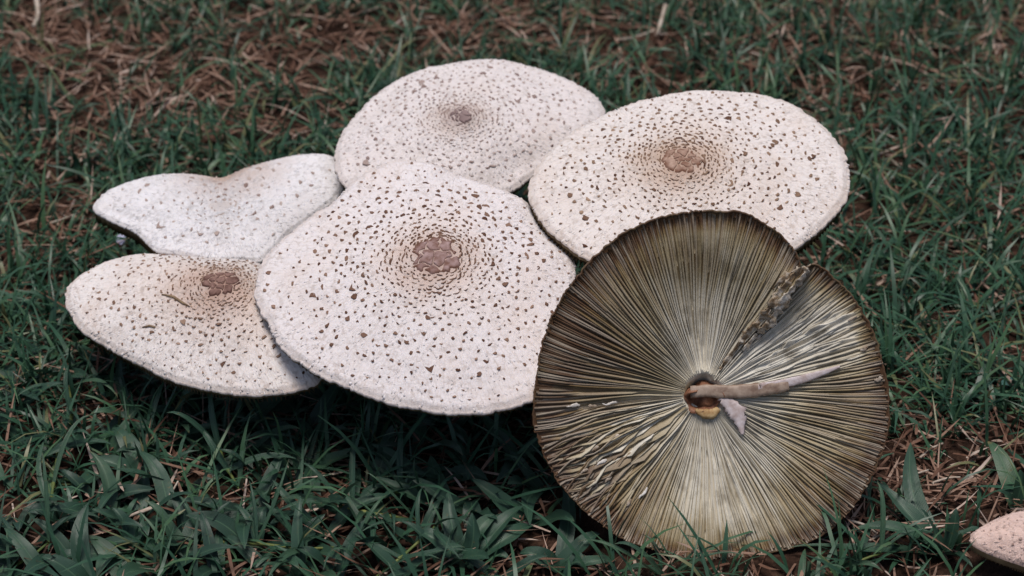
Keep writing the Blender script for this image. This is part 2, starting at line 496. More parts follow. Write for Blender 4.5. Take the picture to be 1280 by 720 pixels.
        nz = fnoise(X * 300 + 3 * seed, Y * 300, 3)
        TH_ = np.arctan2(Y, X); SS = np.hypot(X, Y) / fr.R(TH_)
        fade = sstep(1.0, 0.86, Q)
        Z = hgt(SS, TH_) + 0.0009 * fade - 0.0007 * (1 - fade) + 0.0007 * nz - 0.0016 * crack
        tn = np.clip(0.5 + 0.75 * nz - 0.5 * sstep(0.72, 0.95, Q) - 0.35 * sstep(0.02, 0.6, crack) , 0, 1)
        mesh_obj('centre_disc', np.stack([X, Y, Z], -1).reshape(-1, 3), quads_grid(nr, na, True), pmat, cap, {'tint': tn.ravel()})
    return cap, surf, mtx

def mushroom(name, label, base_px, outline, cpx, z, n, upx, H, cols, seed, stem_r=0.008, spot_px=None, **kw):
    fr = Frame(cpx, z, n, outline, upx, H)
    spot = None
    if spot_px:
        q = at_plane(spot_px[0], spot_px[1], fr.O, fr.n) - fr.O; spot = (q.dot(fr.x), q.dot(fr.y), 0.0)
        kw['fold'] = lambda s, t: -0.0014 * np.exp(-(((fr.R(t) * s * np.cos(t) - spot[0]) / 0.045) ** 2 + ((fr.R(t) * s * np.sin(t) - spot[1]) / 0.04) ** 2)) + 0.003 * np.exp(-((s - 0.6) / 0.25) ** 2)
    g = at_z(base_px[0], base_px[1], 0.0)
    base = Vector((g.x, g.y, float(gz(g.x, g.y)) - 0.003))
    t = thing(name, base, label, 'mushroom')
    mat = cap_material('cap_' + str(seed), *cols[:4], spot=spot)
    sm = scale_material('scale_' + str(seed), cols[4], cols[5])
    pm = scale_material('plate_' + str(seed), cols[6], cols[7])
    cap, surf, mtx = make_cap(fr, H, t, mat, sm, pm, base, seed, **kw)
    top = fr.O + fr.n * (H - 0.0085) - base
    b = Vector((0, 0, 0))
    pts = [b, b + Vector((0, 0, 0.02))]
    for q in (0.35, 0.6, 0.85, 1.0):
        p = b.lerp(top, q); p += (Vector((top.x, top.y, 0)) - Vector((p.x, p.y, 0))) * 0.25 * math.sin(q * 3.14); pts.append(p)
    v, f = tube(pts, [stem_r * 1.6, stem_r * 1.45, stem_r * 1.1, stem_r, stem_r * 0.95, stem_r * 1.1], 14)
    mesh_obj('stem', v, f, M['stem'], t)
    p = pts[4]; d = (pts[5] - pts[4]).normalized()
    v, f = tube([p, p + d * 0.003, p + d * 0.006], [stem_r * 1.15, stem_r * 1.9, stem_r * 1.05], 18)
    mesh_obj('ring', v, f, M['stem'], t)
    return fr, surf, mtx

# ------------------------------------------------------------------ ground
u = np.linspace(-1, 1, 261)
gx = np.sinh(u * 6.0) / math.sinh(6.0) * 40
GX, GY = np.meshgrid(gx, gx + 0.0, indexing='ij')
GY = GY + 0.2
GZ = gz(GX, GY) * np.exp(-(np.hypot(GX, GY) / 6) ** 2)
ground = mesh_obj('ground', np.stack([GX, GY, GZ], -1).reshape(-1, 3), quads_grid(261, 261, False), M['soil'])
ground['kind'] = 'structure'
if ground.data.polygons[0].normal.z < 0: ground.data.flip_normals()

# ------------------------------------------------------------------ mushrooms
W0 = (0.725, 0.668, 0.668)
DARK, PALE = (0.085, 0.038, 0.024), (0.30, 0.19, 0.14)
C_out = [(318, 360), (324, 336), (336, 313), (363, 289), (392, 267), (414, 253), (429, 238), (441, 226), (460, 212), (485, 203), (509, 199), (543, 204), (567, 215), (601, 226), (635, 238), (660, 253), (679, 282), (703, 306), (718, 324), (719, 350), (714, 390), (704, 430), (688, 470), (665, 496), (630, 510), (572, 515), (519, 508), (485, 501), (451, 489), (421, 477), (392, 464), (368, 447), (348, 428), (333, 399), (322, 376)]
R_out = [(418, 198), (422, 178), (430, 160), (444, 142), (462, 121), (486, 103), (525, 86), (566, 77), (590, 74), (620, 73), (646, 76), (673, 82), (700, 92), (727, 105), (744, 118), (755, 136), (752, 155), (735, 178), (700, 203), (664, 218), (637, 236), (600, 246), (540, 250), (480, 245), (445, 236), (428, 226), (420, 212)]
T_out = [(662, 241), (665, 220), (686, 188), (710, 166), (742, 148), (767, 136), (798, 125), (837, 115), (868, 111), (907, 112), (949, 116), (985, 127), (1013, 143), (1037, 164), (1055, 188), (1062, 213), (1063, 231), (1055, 252), (1037, 273), (1020, 290), (998, 305), (960, 318), (880, 329), (800, 331), (755, 326), (733, 320), (710, 306), (686, 285), (668, 262)]
B_out = [(82, 373), (88, 354), (112, 335), (140, 323), (173, 316), (211, 318), (249, 321), (296, 323), (324, 328), (358, 350), (385, 385), (402, 425), (405, 455), (395, 476), (367, 486), (334, 491), (296, 490), (249, 482), (211, 472), (173, 453), (145, 439), (112, 420), (93, 401)]
L_out = [(116, 257), (126, 241), (145, 231), (183, 220), (220, 216), (263, 216), (296, 211), (324, 204), (362, 197), (390, 195), (414, 197), (423, 208), (429, 231), (420, 250), (391, 272), (362, 292), (345, 309), (331, 322), (315, 326), (272, 323), (235, 320), (197, 313), (183, 302), (169, 290), (154, 281), (135, 269)]
K_out = [(1213, 673), (1222, 660), (1250, 647), (1290, 637), (1340, 632), (1400, 638), (1440, 658), (1450, 684), (1430, 710), (1380, 724), (1330, 720), (1290, 708), (1250, 694), (1226, 684)]

base_c = (560, 470)
mushroom('mushroom', 'large central mushroom cap with mauve cracked centre, overlapping the caps behind it', base_c, C_out, (520, 357), 0.112, (-0.05, -0.27, 1),
         (545, 320), 0.026, (W0, (0.66, 0.53, 0.46), (0.42, 0.28, 0.24), 0.5, DARK, PALE, (0.15, 0.075, 0.055), (0.37, 0.26, 0.25)), 3,
         n_sc=1350, disc_r=0.155, plates=9, size=1.05, big_n=30)
mushroom('mushroom', 'pinkish white mushroom cap at the back with a small ragged centre patch', (575, 400), R_out, (588, 160), 0.115, (0.0, -0.10, 1),
         (575, 146), 0.020, ((0.72, 0.655, 0.645), (0.62, 0.52, 0.47), (0.50, 0.40, 0.38), 0.35, (0.11, 0.06, 0.05), (0.42, 0.33, 0.30), (0.13, 0.085, 0.085), (0.30, 0.22, 0.21)), 11,
         n_sc=1150, disc_r=0.085, plates=7, size=0.95, pale=0.6, big_n=24, wob=0.0035)
mushroom('mushroom', 'wide cream white cap with round tan centre behind the overturned mushroom', (640, 450), T_out, (862, 222), 0.142, (0.02, -0.16, 1),
         (852, 201), 0.020, ((0.73, 0.665, 0.64), (0.60, 0.465, 0.38), (0.42, 0.28, 0.215), 0.55, DARK, (0.34, 0.23, 0.16), (0.18, 0.09, 0.06), (0.42, 0.29, 0.23)), 5,
         n_sc=1300, disc_r=0.135, plates=13, pale=0.3, big_n=30, rim_dep=0.8, thick=0.005)
fB, surfB, mtxB = mushroom('mushroom', 'low mushroom cap tilted outward, brown centre close to its raised back rim', (430, 480), B_out, (250, 405), 0.072, (-0.12, -0.16, 1),
         (277, 352), 0.026, ((0.74, 0.68, 0.66), (0.60, 0.45, 0.37), (0.34, 0.19, 0.15), 0.75, (0.10, 0.05, 0.034), (0.34, 0.23, 0.17), (0.10, 0.05, 0.04), (0.31, 0.19, 0.16)), 21,
         n_sc=1150, disc_r=0.16, plates=12, size=0.95, pale=0.35, big_n=22, pw=1.6, rim_dep=0.6)
mushroom('mushroom', 'saddle shaped bluish white cap with a brown dip in its far rim', (450, 420), L_out, (270, 262), 0.085, (0.0, -0.12, 1),
         (275, 258), 0.005, ((0.73, 0.70, 0.715), (0.60, 0.54, 0.52), (0.40, 0.26, 0.19), 0.09, (0.20, 0.13, 0.11), (0.46, 0.37, 0.33), (0.24, 0.15, 0.12), (0.36, 0.25, 0.2)), 33,
         n_sc=230, disc_r=0.10, plates=0, size=1.15, pale=0.6, big_n=16, pw=2.0, wob=0.006, spd=0.72, rim_dep=0.9, umbo=0.0, spot_px=(288, 208))
mushroom('mushroom', 'smooth pinkish cap edge standing apart beside broad grass leaves', (1335, 735), K_out, (1330, 678), 0.030, (0.0, -0.05, 1),
         (1338, 664), 0.018, ((0.68, 0.50, 0.44), (0.56, 0.38, 0.32), (0.40, 0.26, 0.22), 0.4, (0.16, 0.09, 0.07), (0.44, 0.32, 0.28), (0.25, 0.15, 0.12), (0.36, 0.25, 0.2)), 41,
         n_sc=200, n_pale=600, disc_r=0.15, plates=8, size=0.8, pale=0.6, big_n=6, thick=0.006, gdepth=0.004, stem_r=0.007)

# ------------------------------------------------------------------ overturned mushroom
O_out = [(664, 520), (668, 480), (675, 433), (690, 393), (713, 353), (747, 317), (787, 287), (833, 268), (887, 261), (927, 265), (960, 280), (987, 303), (998, 318), (1002, 334), (1008, 331), (1020, 332), (1040, 343), (1067, 370), (1090, 407), (1103, 447), (1111, 487), (1112, 522), (1106, 560), (1090, 600), (1063, 640), (1027, 670), (973, 690), (907, 700), (860, 700), (820, 690), (773, 673), (733, 643), (707, 617), (687, 587), (670, 549)]
EL = math.radians(27)
pb = at_z(868, 700, 0.002)
onrm = Vector((0.03, -math.cos(EL), math.sin(EL))).normalized()
Pc = at_plane(883, 500, pb, onrm)
fo = Frame.__new__(Frame)
fo.n = onrm
fo.x = (Vector((1, 0, 0)) - onrm * onrm.x).normalized(); fo.y = onrm.cross(fo.x)
fo.O = Pc
pts = catmull(O_out, 5)
lc = np.array([((at_plane(a, b, pb, onrm) - Pc).dot(fo.x), (at_plane(a, b, pb, onrm) - Pc).dot(fo.y)) for a, b in pts])
th_ = np.arctan2(lc[:, 1], lc[:, 0]); r_ = np.hypot(lc[:, 0], lc[:, 1]); o_ = np.argsort(th_)
fo.th = np.concatenate([th_[o_] - 2 * math.pi, th_[o_], th_[o_] + 2 * math.pi]); fo.r = np.tile(r_[o_], 3); fo.mean = r_.mean()
obase = Vector((pb.x, pb.y, 0.0))
om = thing('mushroom', obase, 'overturned mushroom cap leaning on the others, olive brown gills and broken stem showing', 'mushroom')
omx = fo.matrix(); omx.translation = fo.O - obase
FOLD = math.radians(53)
def wrapa(a): return (np.asarray(a) + math.pi) % (2 * math.pi) - math.pi
def osink(s, t):
    d = wrapa(t - FOLD)
    low = -0.0055 * sstep(math.radians(-46), math.radians(-3), d) * (1 - sstep(math.radians(-1.5), math.radians(1.0), d)) * sstep(0.25, 0.75, s)
    lip = 0.004 * np.exp(-(np.clip(d, -1, 3) / 0.16) ** 2) * (d > 0) * sstep(0.3, 0.8, s)
    return low + lip
def zedge(s, t):    # level of the gill edges
    w = 0.0035 * fnoise(np.cos(t) * s * 2.2 + 4, np.sin(t) * s * 2.2 + 9, 2)
    return -0.013 * (1 - np.power(s, 1.7)) + 0.0032 * np.exp(-((s - 0.8) / 0.2) ** 2) + w + osink(s, t)
def gdep(s):
    return 0.0031 * sstep(0.08, 0.3, s) * (1 - 0.70 * sstep(0.6, 1.0, s)) + 0.0006

# flesh and dome
k = NT('overturned_flesh'); oc = k.objco()
nn_ = k.noise(oc, 120, 4, 0.6)
rd_ = k.attr('dome')
cfl = k.mix(k.mrange(nn_, 0.3, 0.7), (0.09, 0.062, 0.034), (0.20, 0.15, 0.095))
cdome = k.mix(k.mrange(nn_, 0.3, 0.7), (0.50, 0.42, 0.36), (0.66, 0.58, 0.53))
M['oflesh'] = k.fin(k.mix(rd_, cfl, cdome), 0.85, k.bump(nn_, 0.5, 0.001), 0.2)
NTo = 720
t = np.linspace(-math.pi, math.pi, NTo, endpoint=False)
jag = 1 + 0.006 * vnoise(t * 34, t * 0 + 2.2) * 2 + 0.008 * vnoise(t * 80, t * 0 + 8.2) + 0.010 * vnoise(t * 8, t * 0 + 5.2)
rings, rdv = [], []
RADII = [0.004, 0.06, 0.12, 0.2, 0.3, 0.45, 0.6, 0.75, 0.88, 0.95, 0.985] + [1.0] * 9
for s in (0.004, 0.06, 0.12, 0.2, 0.3, 0.45, 0.6, 0.75, 0.88, 0.95, 0.985):
    r = fo.R(t) * s * (jag if s > 0.9 else 1)
    z = zedge(np.full_like(t, s), t) - gdep(np.full_like(t, s))
    if s < 0.05: z = z * 0 - 0.028
    if s == 0.06: z = z * 0 - 0.0265
    rings.append(np.stack([r * np.cos(t), r * np.sin(t), z], -1)); rdv.append(np.zeros_like(t))
for (s, dz, c_) in ((0.992, -0.0004, 0.0), (0.997, -0.0014, 0.0), (0.995, -0.0035, 0.25), (0.96, -0.008, 1), (0.85, -0.014, 1), (0.65, -0.022, 1), (0.4, -0.029, 1), (0.2, -0.032, 1), (0.004, -0.033, 1)):
    r = fo.R(t) * s * (jag if s > 0.9 else 1)
    z = np.full_like(t, dz) + osink(np.full_like(t, s), t) * sstep(0.3, 0.8, np.full_like(t, s)) + (zedge(np.full_like(t, 1.0), t) - osink(np.full_like(t, 1.0), t)) * s
    rings.append(np.stack([r * np.cos(t), r * np.sin(t), z], -1)); rdv.append(np.full_like(t, c_))
fl = quads_grid(len(rings), NTo, True)[:, ::-1].copy()
# gill material, stained from the rim inwards
k = NT('gill'); oc = k.objco()
s_ = k.attr('radial'); ed = k.attr('edge'); wh = k.attr('white')
obr = k.n('ShaderNodeObjectInfo').outputs['Random']
tn = k.attr('tint')
big = k.noise(oc, 22, 3, 0.55); mid = k.noise(oc, 70, 4, 0.6); fine = k.noise(oc, 600, 3, 0.6)
sv_ = k.math('ADD', s_, k.math('MULTIPLY', k.math('SUBTRACT', big, 0.5), 1.0))
sv_ = k.math('ADD', sv_, k.math('MULTIPLY', k.math('SUBTRACT', tn, 0.5), 0.22))
sv_ = k.math('ADD', k.math('SUBTRACT', sv_, wh), k.mrange(s_, 0.88, 0.99, 0.0, 0.45))
c = k.ramp(sv_, [(0.0, (0.66, 0.62, 0.54)), (0.34, (0.53, 0.48, 0.385)), (0.58, (0.35, 0.282, 0.17)), (0.80, (0.20, 0.132, 0.062)), (1.0, (0.095, 0.05, 0.026))])
c = k.mix(k.math('MULTIPLY', k.mrange(mid, 0.5, 0.68), 0.55), c, (0.14, 0.105, 0.055))
c = k.mix(k.math('MULTIPLY', k.mrange(fine, 0.62, 0.75), 0.5), c, (0.10, 0.075, 0.04))
c = k.mix(k.math('MULTIPLY', ed, k.math('MULTIPLY', k.mrange(tn, 0.3, 1.0), 0.35)), c, (0.62, 0.56, 0.46))
M['gill'] = k.fin(c, 0.48, k.bump(fine, 0.4, 0.0005), 0.3)

RV = np.array(rdv)
oc_ = mesh_obj('cap', np.array(rings).reshape(-1, 3), fl, M['gill'], om, {'radial': np.repeat(np.array(RADII), NTo), 'edge': np.zeros(RV.size), 'tint': np.full(RV.size, 0.6), 'white': np.tile(0.3 * np.clip(1 - np.abs(wrapa(t - 0.52)) / 0.45, 0, 1) + 0.25 * np.clip(1 - np.abs(wrapa(t + 1.4)) / 0.8, 0, 1) - 0.2 * np.clip(1 - np.abs(wrapa(t - 2.8)) / 0.9, 0, 1), len(rings))})
oc_.matrix_local = omx
oc_.data.materials.append(M['oflesh'])
nfl = np.zeros(len(fl), dtype=np.int32); nfl[12 * NTo:] = 1; oc_.data.polygons.foreach_set('material_index', nfl)
at_ = oc_.data.attributes.new('dome', 'FLOAT', 'POINT'); at_.data.foreach_set('value', RV.ravel().astype(np.float32))

def gill_mesh(a, s0, s1, nst, rs):
    ks = np.linspace(s0, s1, nst)
    ad = math.degrees(a) % 360
    rough = max(0.0, 1 - abs(((ad - 212 + 180) % 360) - 180) / 32)         # the torn, wavy lower left
    rough2 = max(0.0, 1 - abs(((ad - 30 + 180) % 360) - 180) / 28)         # collapsed, pale upper right
    gapz = max(0.0, 1 - abs(((ad - 182 + 180) % 360) - 180) / 10)
    dep = gdep(ks) * (1 + rs.normal(0, 0.10 + 0.15 * rough)) * (1 + (rough * 0.45 + rough2 * 0.35) * rs.normal(0, 0.6, nst))
    if gapz > 0 and rs.random() < 0.4: dep *= 0.3
    if s0 > 0.15: dep = dep * (0.1 + 0.9 * sstep(0, 0.12, ks - s0))
    dep = np.clip(dep, 0.0004, 0.007)
    ph = rs.uniform(0, 6.28)
    lowf = 0.011 * np.sin(ks * 5 + math.sin(a * 5) * 2 + a * 3) * sstep(0.1, 0.5, ks)
    sway = lowf + (0.0022 + 0.030 * rough * sstep(0.4, 0.8, ks) + 0.008 * rough2) * np.sin(ks * (10 + 12 * rough) + ph) * sstep(0.1, 0.4, ks)
    lean = (rs.normal(0, 0.16) + rough * rs.normal(0.3, 0.5) + rough2 * rs.normal(0.2, 0.5)) * np.ones(nst)
    an = a + sway / np.maximum(ks, 0.3) * 0.8
    R = fo.R(an)
    bz = zedge(ks, an) - gdep(ks) - 0.0004
    tx = np.stack([-np.sin(an), np.cos(an), 0 * an], -1)
    P = np.stack([R * ks * np.cos(an), R * ks * np.sin(an), bz], -1)
    w = np.minimum(0.0008, R * ks * 2 * math.pi / 520)[:, None]
    ez = np.stack([0 * an, 0 * an, dep], -1) + tx * (lean * dep)[:, None]
    wt = w * 0.5
    V = np.stack([P - tx * w, P + ez - tx * wt, P + ez + tx * wt, P + tx * w], 1).reshape(-1, 3)
    F = []
    for i in range(nst - 1):
        for j in range(3):
            F.append((i * 4 + j, i * 4 + j + 1, i * 4 + j + 5, i * 4 + j + 4))
    F.append((0, 1, 2, 3)); e0 = (nst - 1) * 4; F.append((e0 + 3, e0 + 2, e0 + 1, e0))
    # paler sectors: collapsed upper right, bottom centre
    wv = 0.72 * max(0.0, 1 - abs(((ad - 30 + 180) % 360) - 180) / 26) + 0.34 * max(0.0, 1 - abs(((ad - 280 + 180) % 360) - 180) / 45) - 0.28 * max(0.0, 1 - abs(((ad - 160 + 180) % 360) - 180) / 50) + 0.22 * max(0, 1 - abs(((ad - 85 + 180) % 360) - 180) / 30) - 0.16 * rough + rs.normal(0, 0.05)
    wv += rough * rs.choice([-0.12, -0.05, 0.5])
    tv = rs.random()
    return V, F, {'radial': np.repeat(ks, 4), 'edge': np.tile([0, 1, 1, 0], nst), 'white': np.full(nst * 4, wv), 'tint': np.full(nst * 4, tv)}
rs = np.random.default_rng(5)
NG = 300
for i in range(NG):
    a = 2 * math.pi * (i + rs.uniform(-0.25, 0.25)) / NG
    d = abs(float(wrapa(a - FOLD)))
    s0 = (0.115 if i % 2 == 0 else rs.uniform(0.2, 0.45)) + rs.uniform(0, 0.02)
    V, F, A = gill_mesh(a, s0, rs.uniform(0.965, 0.995), 14, rs)
    g = mesh_obj('gill', V, np.array(F), M['gill'], om, A); g.matrix_local = omx
bv, bf, ba = [], [], {k_: [] for k_ in ('radial', 'edge', 'white', 'tint')}
for i in range(NG):
    a = 2 * math.pi * (i + 0.5 + rs.uniform(-0.2, 0.2)) / NG
    V, F, A = gill_mesh(a, rs.uniform(0.55, 0.85), rs.uniform(0.97, 0.998), 8, rs)
    b0 = sum(len(q) for q in bv); bv.append(V); bf += [tuple(q + b0 for q in f) for f in F]
    for k_ in ba: ba[k_].append(A[k_])
g = mesh_obj('short_gills', np.concatenate(bv), np.array(bf), M['gill'], om, {k_: np.concatenate(v) for k_, v in ba.items()}); g.matrix_local = omx; g['kind'] = 'stuff'

def opx(px, py, h=0.0):
    """photo pixel -> overturned cap frame, h above the rim plane"""
    q = at_plane(px, py, pb + onrm * h, onrm) - Pc
    return Vector((q.dot(fo.x), q.dot(fo.y), q.dot(fo.n)))
def osurf(px, py, lift=0.0):
    h = 0
    for _ in range(4):
        q = opx(px, py, h); r = math.hypot(q.x, q.y); a = math.atan2(q.y, q.x)
        h = float(zedge(np.array(min(1, r / float(fo.R(a)))), np.array(a))) + lift
    return opx(px, py, h)
M['stub'] = plain('torn_stem', (0.13, 0.05, 0.025), (0.30, 0.14, 0.08), 260, 0.6, 0.6, 0.001, 0.35)
M['strip'] = plain('stem_strip', (0.20, 0.13, 0.095), (0.40, 0.305, 0.24), 160, 0.5, 0.5, 0.0008, 0.35)
M['shred'] = plain('stem_shred', (0.40, 0.31, 0.29), (0.60, 0.53, 0.54), 220, 0.6, 0.4, 0.0006, 0.3)
M['yellow'] = plain('stem_pith', (0.30, 0.17, 0.07), (0.52, 0.38, 0.20), 220, 0.6)
M['torn'] = plain('torn_flesh', (0.24, 0.17, 0.11), (0.56, 0.49, 0.42), 170, 0.6, 0.6, 0.001, 0.3)
M['torn_dark'] = plain('dark_torn', (0.10, 0.06, 0.035), (0.26, 0.18, 0.11), 200, 0.7, 0.6, 0.001, 0.2)
M['pale_torn'] = plain('pale_torn', (0.52, 0.47, 0.42), (0.70, 0.66, 0.62), 200, 0.5, 0.4, 0.0006, 0.35)
# socket: ragged collar of the broken stem
cen = osurf(880, 499)
V, F = [], []; ns = 30
for lv, (rr, zz) in enumerate(((0.0112, -0.010), (0.0108, -0.0015), (0.0098, 0.0012), (0.0080, -0.001), (0.0070, -0.006), (0.004, -0.009))):
    for j in range(ns):
        a = 2 * math.pi * j / ns
        jg = 1 + 0.16 * math.sin(2 * a + 1) + 0.10 * math.sin(5 * a) + 0.06 * random.uniform(-1, 1)
        zj = (0.0022 * math.sin(3 * a + 0.6) + 0.001 * random.uniform(-1, 1)) if 1 <= lv <= 3 else 0
        V.append((cen.x + rr * jg * math.cos(a), cen.y + rr * 0.9 * jg * math.sin(a), cen.z + zz + zj))
V.append((cen.x, cen.y, cen.z - 0.010))
for lv in range(5):
    for j in range(ns):
        F.append((lv * ns + j, lv * ns + (j + 1) % ns, (lv + 1) * ns + (j + 1) % ns, (lv + 1) * ns + j))
for j in range(ns): F.append((5 * ns + j, 5 * ns + (j + 1) % ns, 6 * ns))
o = mesh_obj('stem_socket', V, F, M['stub'], om); o.matrix_local = omx; o['label'] = 'reddish brown hollow where the stem broke off'

def ribbon(name, pxs, widths, thick, mat, lifts, label=None, rag=0.12, sub=6):
    """a thick fleshy strip lying over the gills, following photo pixels"""
    P = catmull(pxs + [pxs[-1]], sub)[: (len(pxs) - 1) * sub + 1]
    tt_ = np.linspace(0, 1, len(P)); wv = np.interp(tt_, np.linspace(0, 1, len(widths)), widths); lf = np.interp(tt_, np.linspace(0, 1, len(lifts)), lifts)
    C3 = [osurf(p[0], p[1], l) for p, l in zip(P, lf)]
    V, F = [], []; prof = [(-1, 0), (-0.8, 0.75), (-0.3, 1), (0.3, 0.85), (0.8, 0.7), (1, 0), (0.6, -0.7), (-0.6, -0.7)]; m_ = len(prof)
    for i, c_ in enumerate(C3):
        d = (C3[min(i + 1, len(C3) - 1)] - C3[max(i - 1, 0)]).normalized()
        sd = Vector((0, 0, 1)).cross(d).normalized(); upn = d.cross(sd)
        for (a, b) in prof:
            j = 1 + rag * random.uniform(-1, 1)
            V.append(c_ + sd * a * wv[i] * 0.5 * j + upn * b * thick * 0.5)
    for i in range(len(C3) - 1):
        for j in range(m_):
            F.append((i * m_ + j, i * m_ + (j + 1) % m_, (i + 1) * m_ + (j + 1) % m_, (i + 1) * m_ + j))
    F.append(tuple(range(m_ - 1, -1, -1))); F.append(tuple((len(C3) - 1) * m_ + j for j in range(m_)))
    o = mesh_obj(name, V, F, mat, om); o.matrix_local = omx
    if label: o['label'] = label
    return o
ribbon('stem_strip', [(868, 490), (885, 489), (905, 490), (930, 489), (960, 486), (986, 482)], [0.007, 0.0080, 0.0085, 0.0088, 0.0085, 0.0060], 0.0024, M['strip'], [0.000, 0.002, 0.002, 0.0015], 'flat pinkish brown strip of torn stem', 0.09)
ribbon('stem_strip', [(950, 483), (990, 477), (1022, 468), (1050, 458)], [0.005, 0.0055, 0.0042, 0.0012], 0.0012, M['shred'], [0.0026, 0.0012, 0.0008], 'pale lilac tip of the torn stem strip')
ribbon('stem_shred', [(902, 500), (912, 506), (921, 516), (925, 530), (928, 543)], [0.004, 0.009, 0.011, 0.006, 0.0015], 0.0025, M['shred'], [0.001, 0.002, 0.001], 'ragged whitish shred of stem tissue', 0.3)
ribbon('stem_pith', [(872, 512), (880, 517), (890, 517), (898, 511)], [0.002, 0.006, 0.0065, 0.003], 0.004, M['yellow'], [0.0, 0.001, 0.0], 'small yellowish patch of stem pith')
# torn lumps along the fold, and white torn gill bits
def lump(name, px, py, a, b, c_, rot, mat, lift):
    bm = bmesh.new(); bmesh.ops.create_icosphere(bm, subdivisions=2, radius=1)
    p = osurf(px, py, lift); ph = random.uniform(0, 9)
    for v in bm.verts:
        q = v.co; f = 1 + 0.28 * math.sin(3 * q.x + ph) * math.sin(4 * q.y + ph * 2) + 0.18 * random.uniform(-1, 1)
        x, y, z = q.x * a * f, q.y * b * f, q.z * c_ * f
        v.co = (p.x + x * math.cos(rot) - y * math.sin(rot), p.y + x * math.sin(rot) + y * math.cos(rot), p.z + z)
    me = bpy.data.meshes.new(name); bm.to_mesh(me); bm.free()
    for pl in me.polygons: pl.use_smooth = True
    me.materials.append(mat); o = bpy.data.objects.new(name, me); col.objects.link(o); o.parent = om; o.matrix_local = omx
fold_px = [(903, 458), (925, 428), (938, 412), (955, 395), (968, 375), (985, 352), (1001, 334)]
k = NT('crumpled_flesh'); oc = k.objco()
na_ = k.noise(oc, 150, 4, 0.65); nb_ = k.noise(oc, 420, 3, 0.6)
M['crumple'] = k.fin(k.mix(k.math('MULTIPLY', k.mrange(nb_, 0.45, 0.65), 0.5), k.ramp(k.math('ADD', na_, k.math('MULTIPLY', k.attr('tint'), 0.25)), [(0.40, (0.09, 0.055, 0.03)), (0.52, (0.24, 0.165, 0.10)), (0.62, (0.46, 0.39, 0.31)), (0.75, (0.66, 0.61, 0.55))]), (0.12, 0.08, 0.045)), 0.55, k.bump(nb_, 0.6, 0.001), 0.3)
def torn_sheet(pxs, wpx, side, lift, drop, seed, pale, label):
    P = catmull(pxs + [pxs[-1]], 12)[: (len(pxs) - 1) * 12 + 1]; nu_, nv_ = len(P), 9
    V, F, T_ = [], [], []
    for i, p in enumerate(P):
        d = P[min(i + 1, nu_ - 1)] - P[max(i - 1, 0)]; d = d / np.hypot(*d); nrm_ = np.array([-d[1], d[0]]) * side
        env = math.sin(math.pi * min(1, 0.08 + 0.92 * i / nu_)) ** 0.5
        w = wpx * env * (0.75 + 1.5 * float(vnoise(i * 0.42 + seed, 1.3)) + 0.8 * float(vnoise(i * 1.3, seed)))
        for j_ in range(nv_):
            v = j_ / (nv_ - 1); q = p + nrm_ * w * (v - 0.35)
            z = lift * (1 - v) - drop * v + 0.0035 * float(fnoise(np.array(q[0] * 0.11 + seed), np.array(q[1] * 0.11), 3)) - (0.003 if j_ in (0, nv_ - 1) else 0)
            V.append(opx(q[0], q[1], hbase(p) + z)); T_.append(pale)
    F = [(i * nv_ + j_, i * nv_ + j_ + 1, (i + 1) * nv_ + j_ + 1, (i + 1) * nv_ + j_) for i in range(nu_ - 1) for j_ in range(nv_ - 1)]
    o = mesh_obj('torn_flesh', V, F, M['crumple'], om, {'tint': T_}); o.matrix_local = omx; o['label'] = label
def hbase(p):
    q = opx(p[0] - 3, p[1] - 2); r = math.hypot(q.x, q.y); a = max(math.atan2(q.y, q.x), FOLD + 0.03)
    return float(zedge(np.array(min(1, r / float(fo.R(a)))), np.array(a)))
torn_sheet(fold_px, 17, 1, 0.0026, 0.0005, 3.1, 0.22, 'crumpled brown torn edge beside the split')
torn_sheet([(p[0] + 7, p[1] + 6) for p in fold_px[1:]], 12, 1, 0.0008, 0.0015, 8.4, 0.6, 'pale torn flesh inside the split')
torn_sheet([(968, 360), (984, 345), (1000, 337), (1012, 340)], 18, 1, 0.0015, 0.001, 5.7, 0.3, 'ragged flesh at the notch in the rim')
for (px, py, L) in ((762, 504, 9), (716, 508, 8), (740, 507, 5), (770, 547, 5), (752, 578, 7), (803, 616, 9), (786, 628, 5), (742, 560, 6), (730, 590, 6), (760, 600, 5), (1066, 398, 6), (1098, 474, 5), (1080, 436, 5), (960, 392, 6), (948, 420, 5)):
    q = osurf(px, py); a = math.atan2(q.y, q.x); hx, hy = math.cos(a) * L, -math.sin(a) * L
    ribbon('torn_gill_bit', [(px - hx, py - hy), (px - hx * 0.3 + random.uniform(-2, 2), py - hy * 0.3 + random.uniform(-2, 2)), (px + hx * 0.4, py + hy * 0.4 + random.uniform(-2, 2)), (px + hx, py + hy)],
           [0.0005, random.uniform(0.0012, 0.0026), random.uniform(0.0008, 0.002), 0.0004], 0.0007, M['pale_torn'] if L > 6 else M['torn'], [0.0, 0.0008, 0.0], None, 0.5, 3)

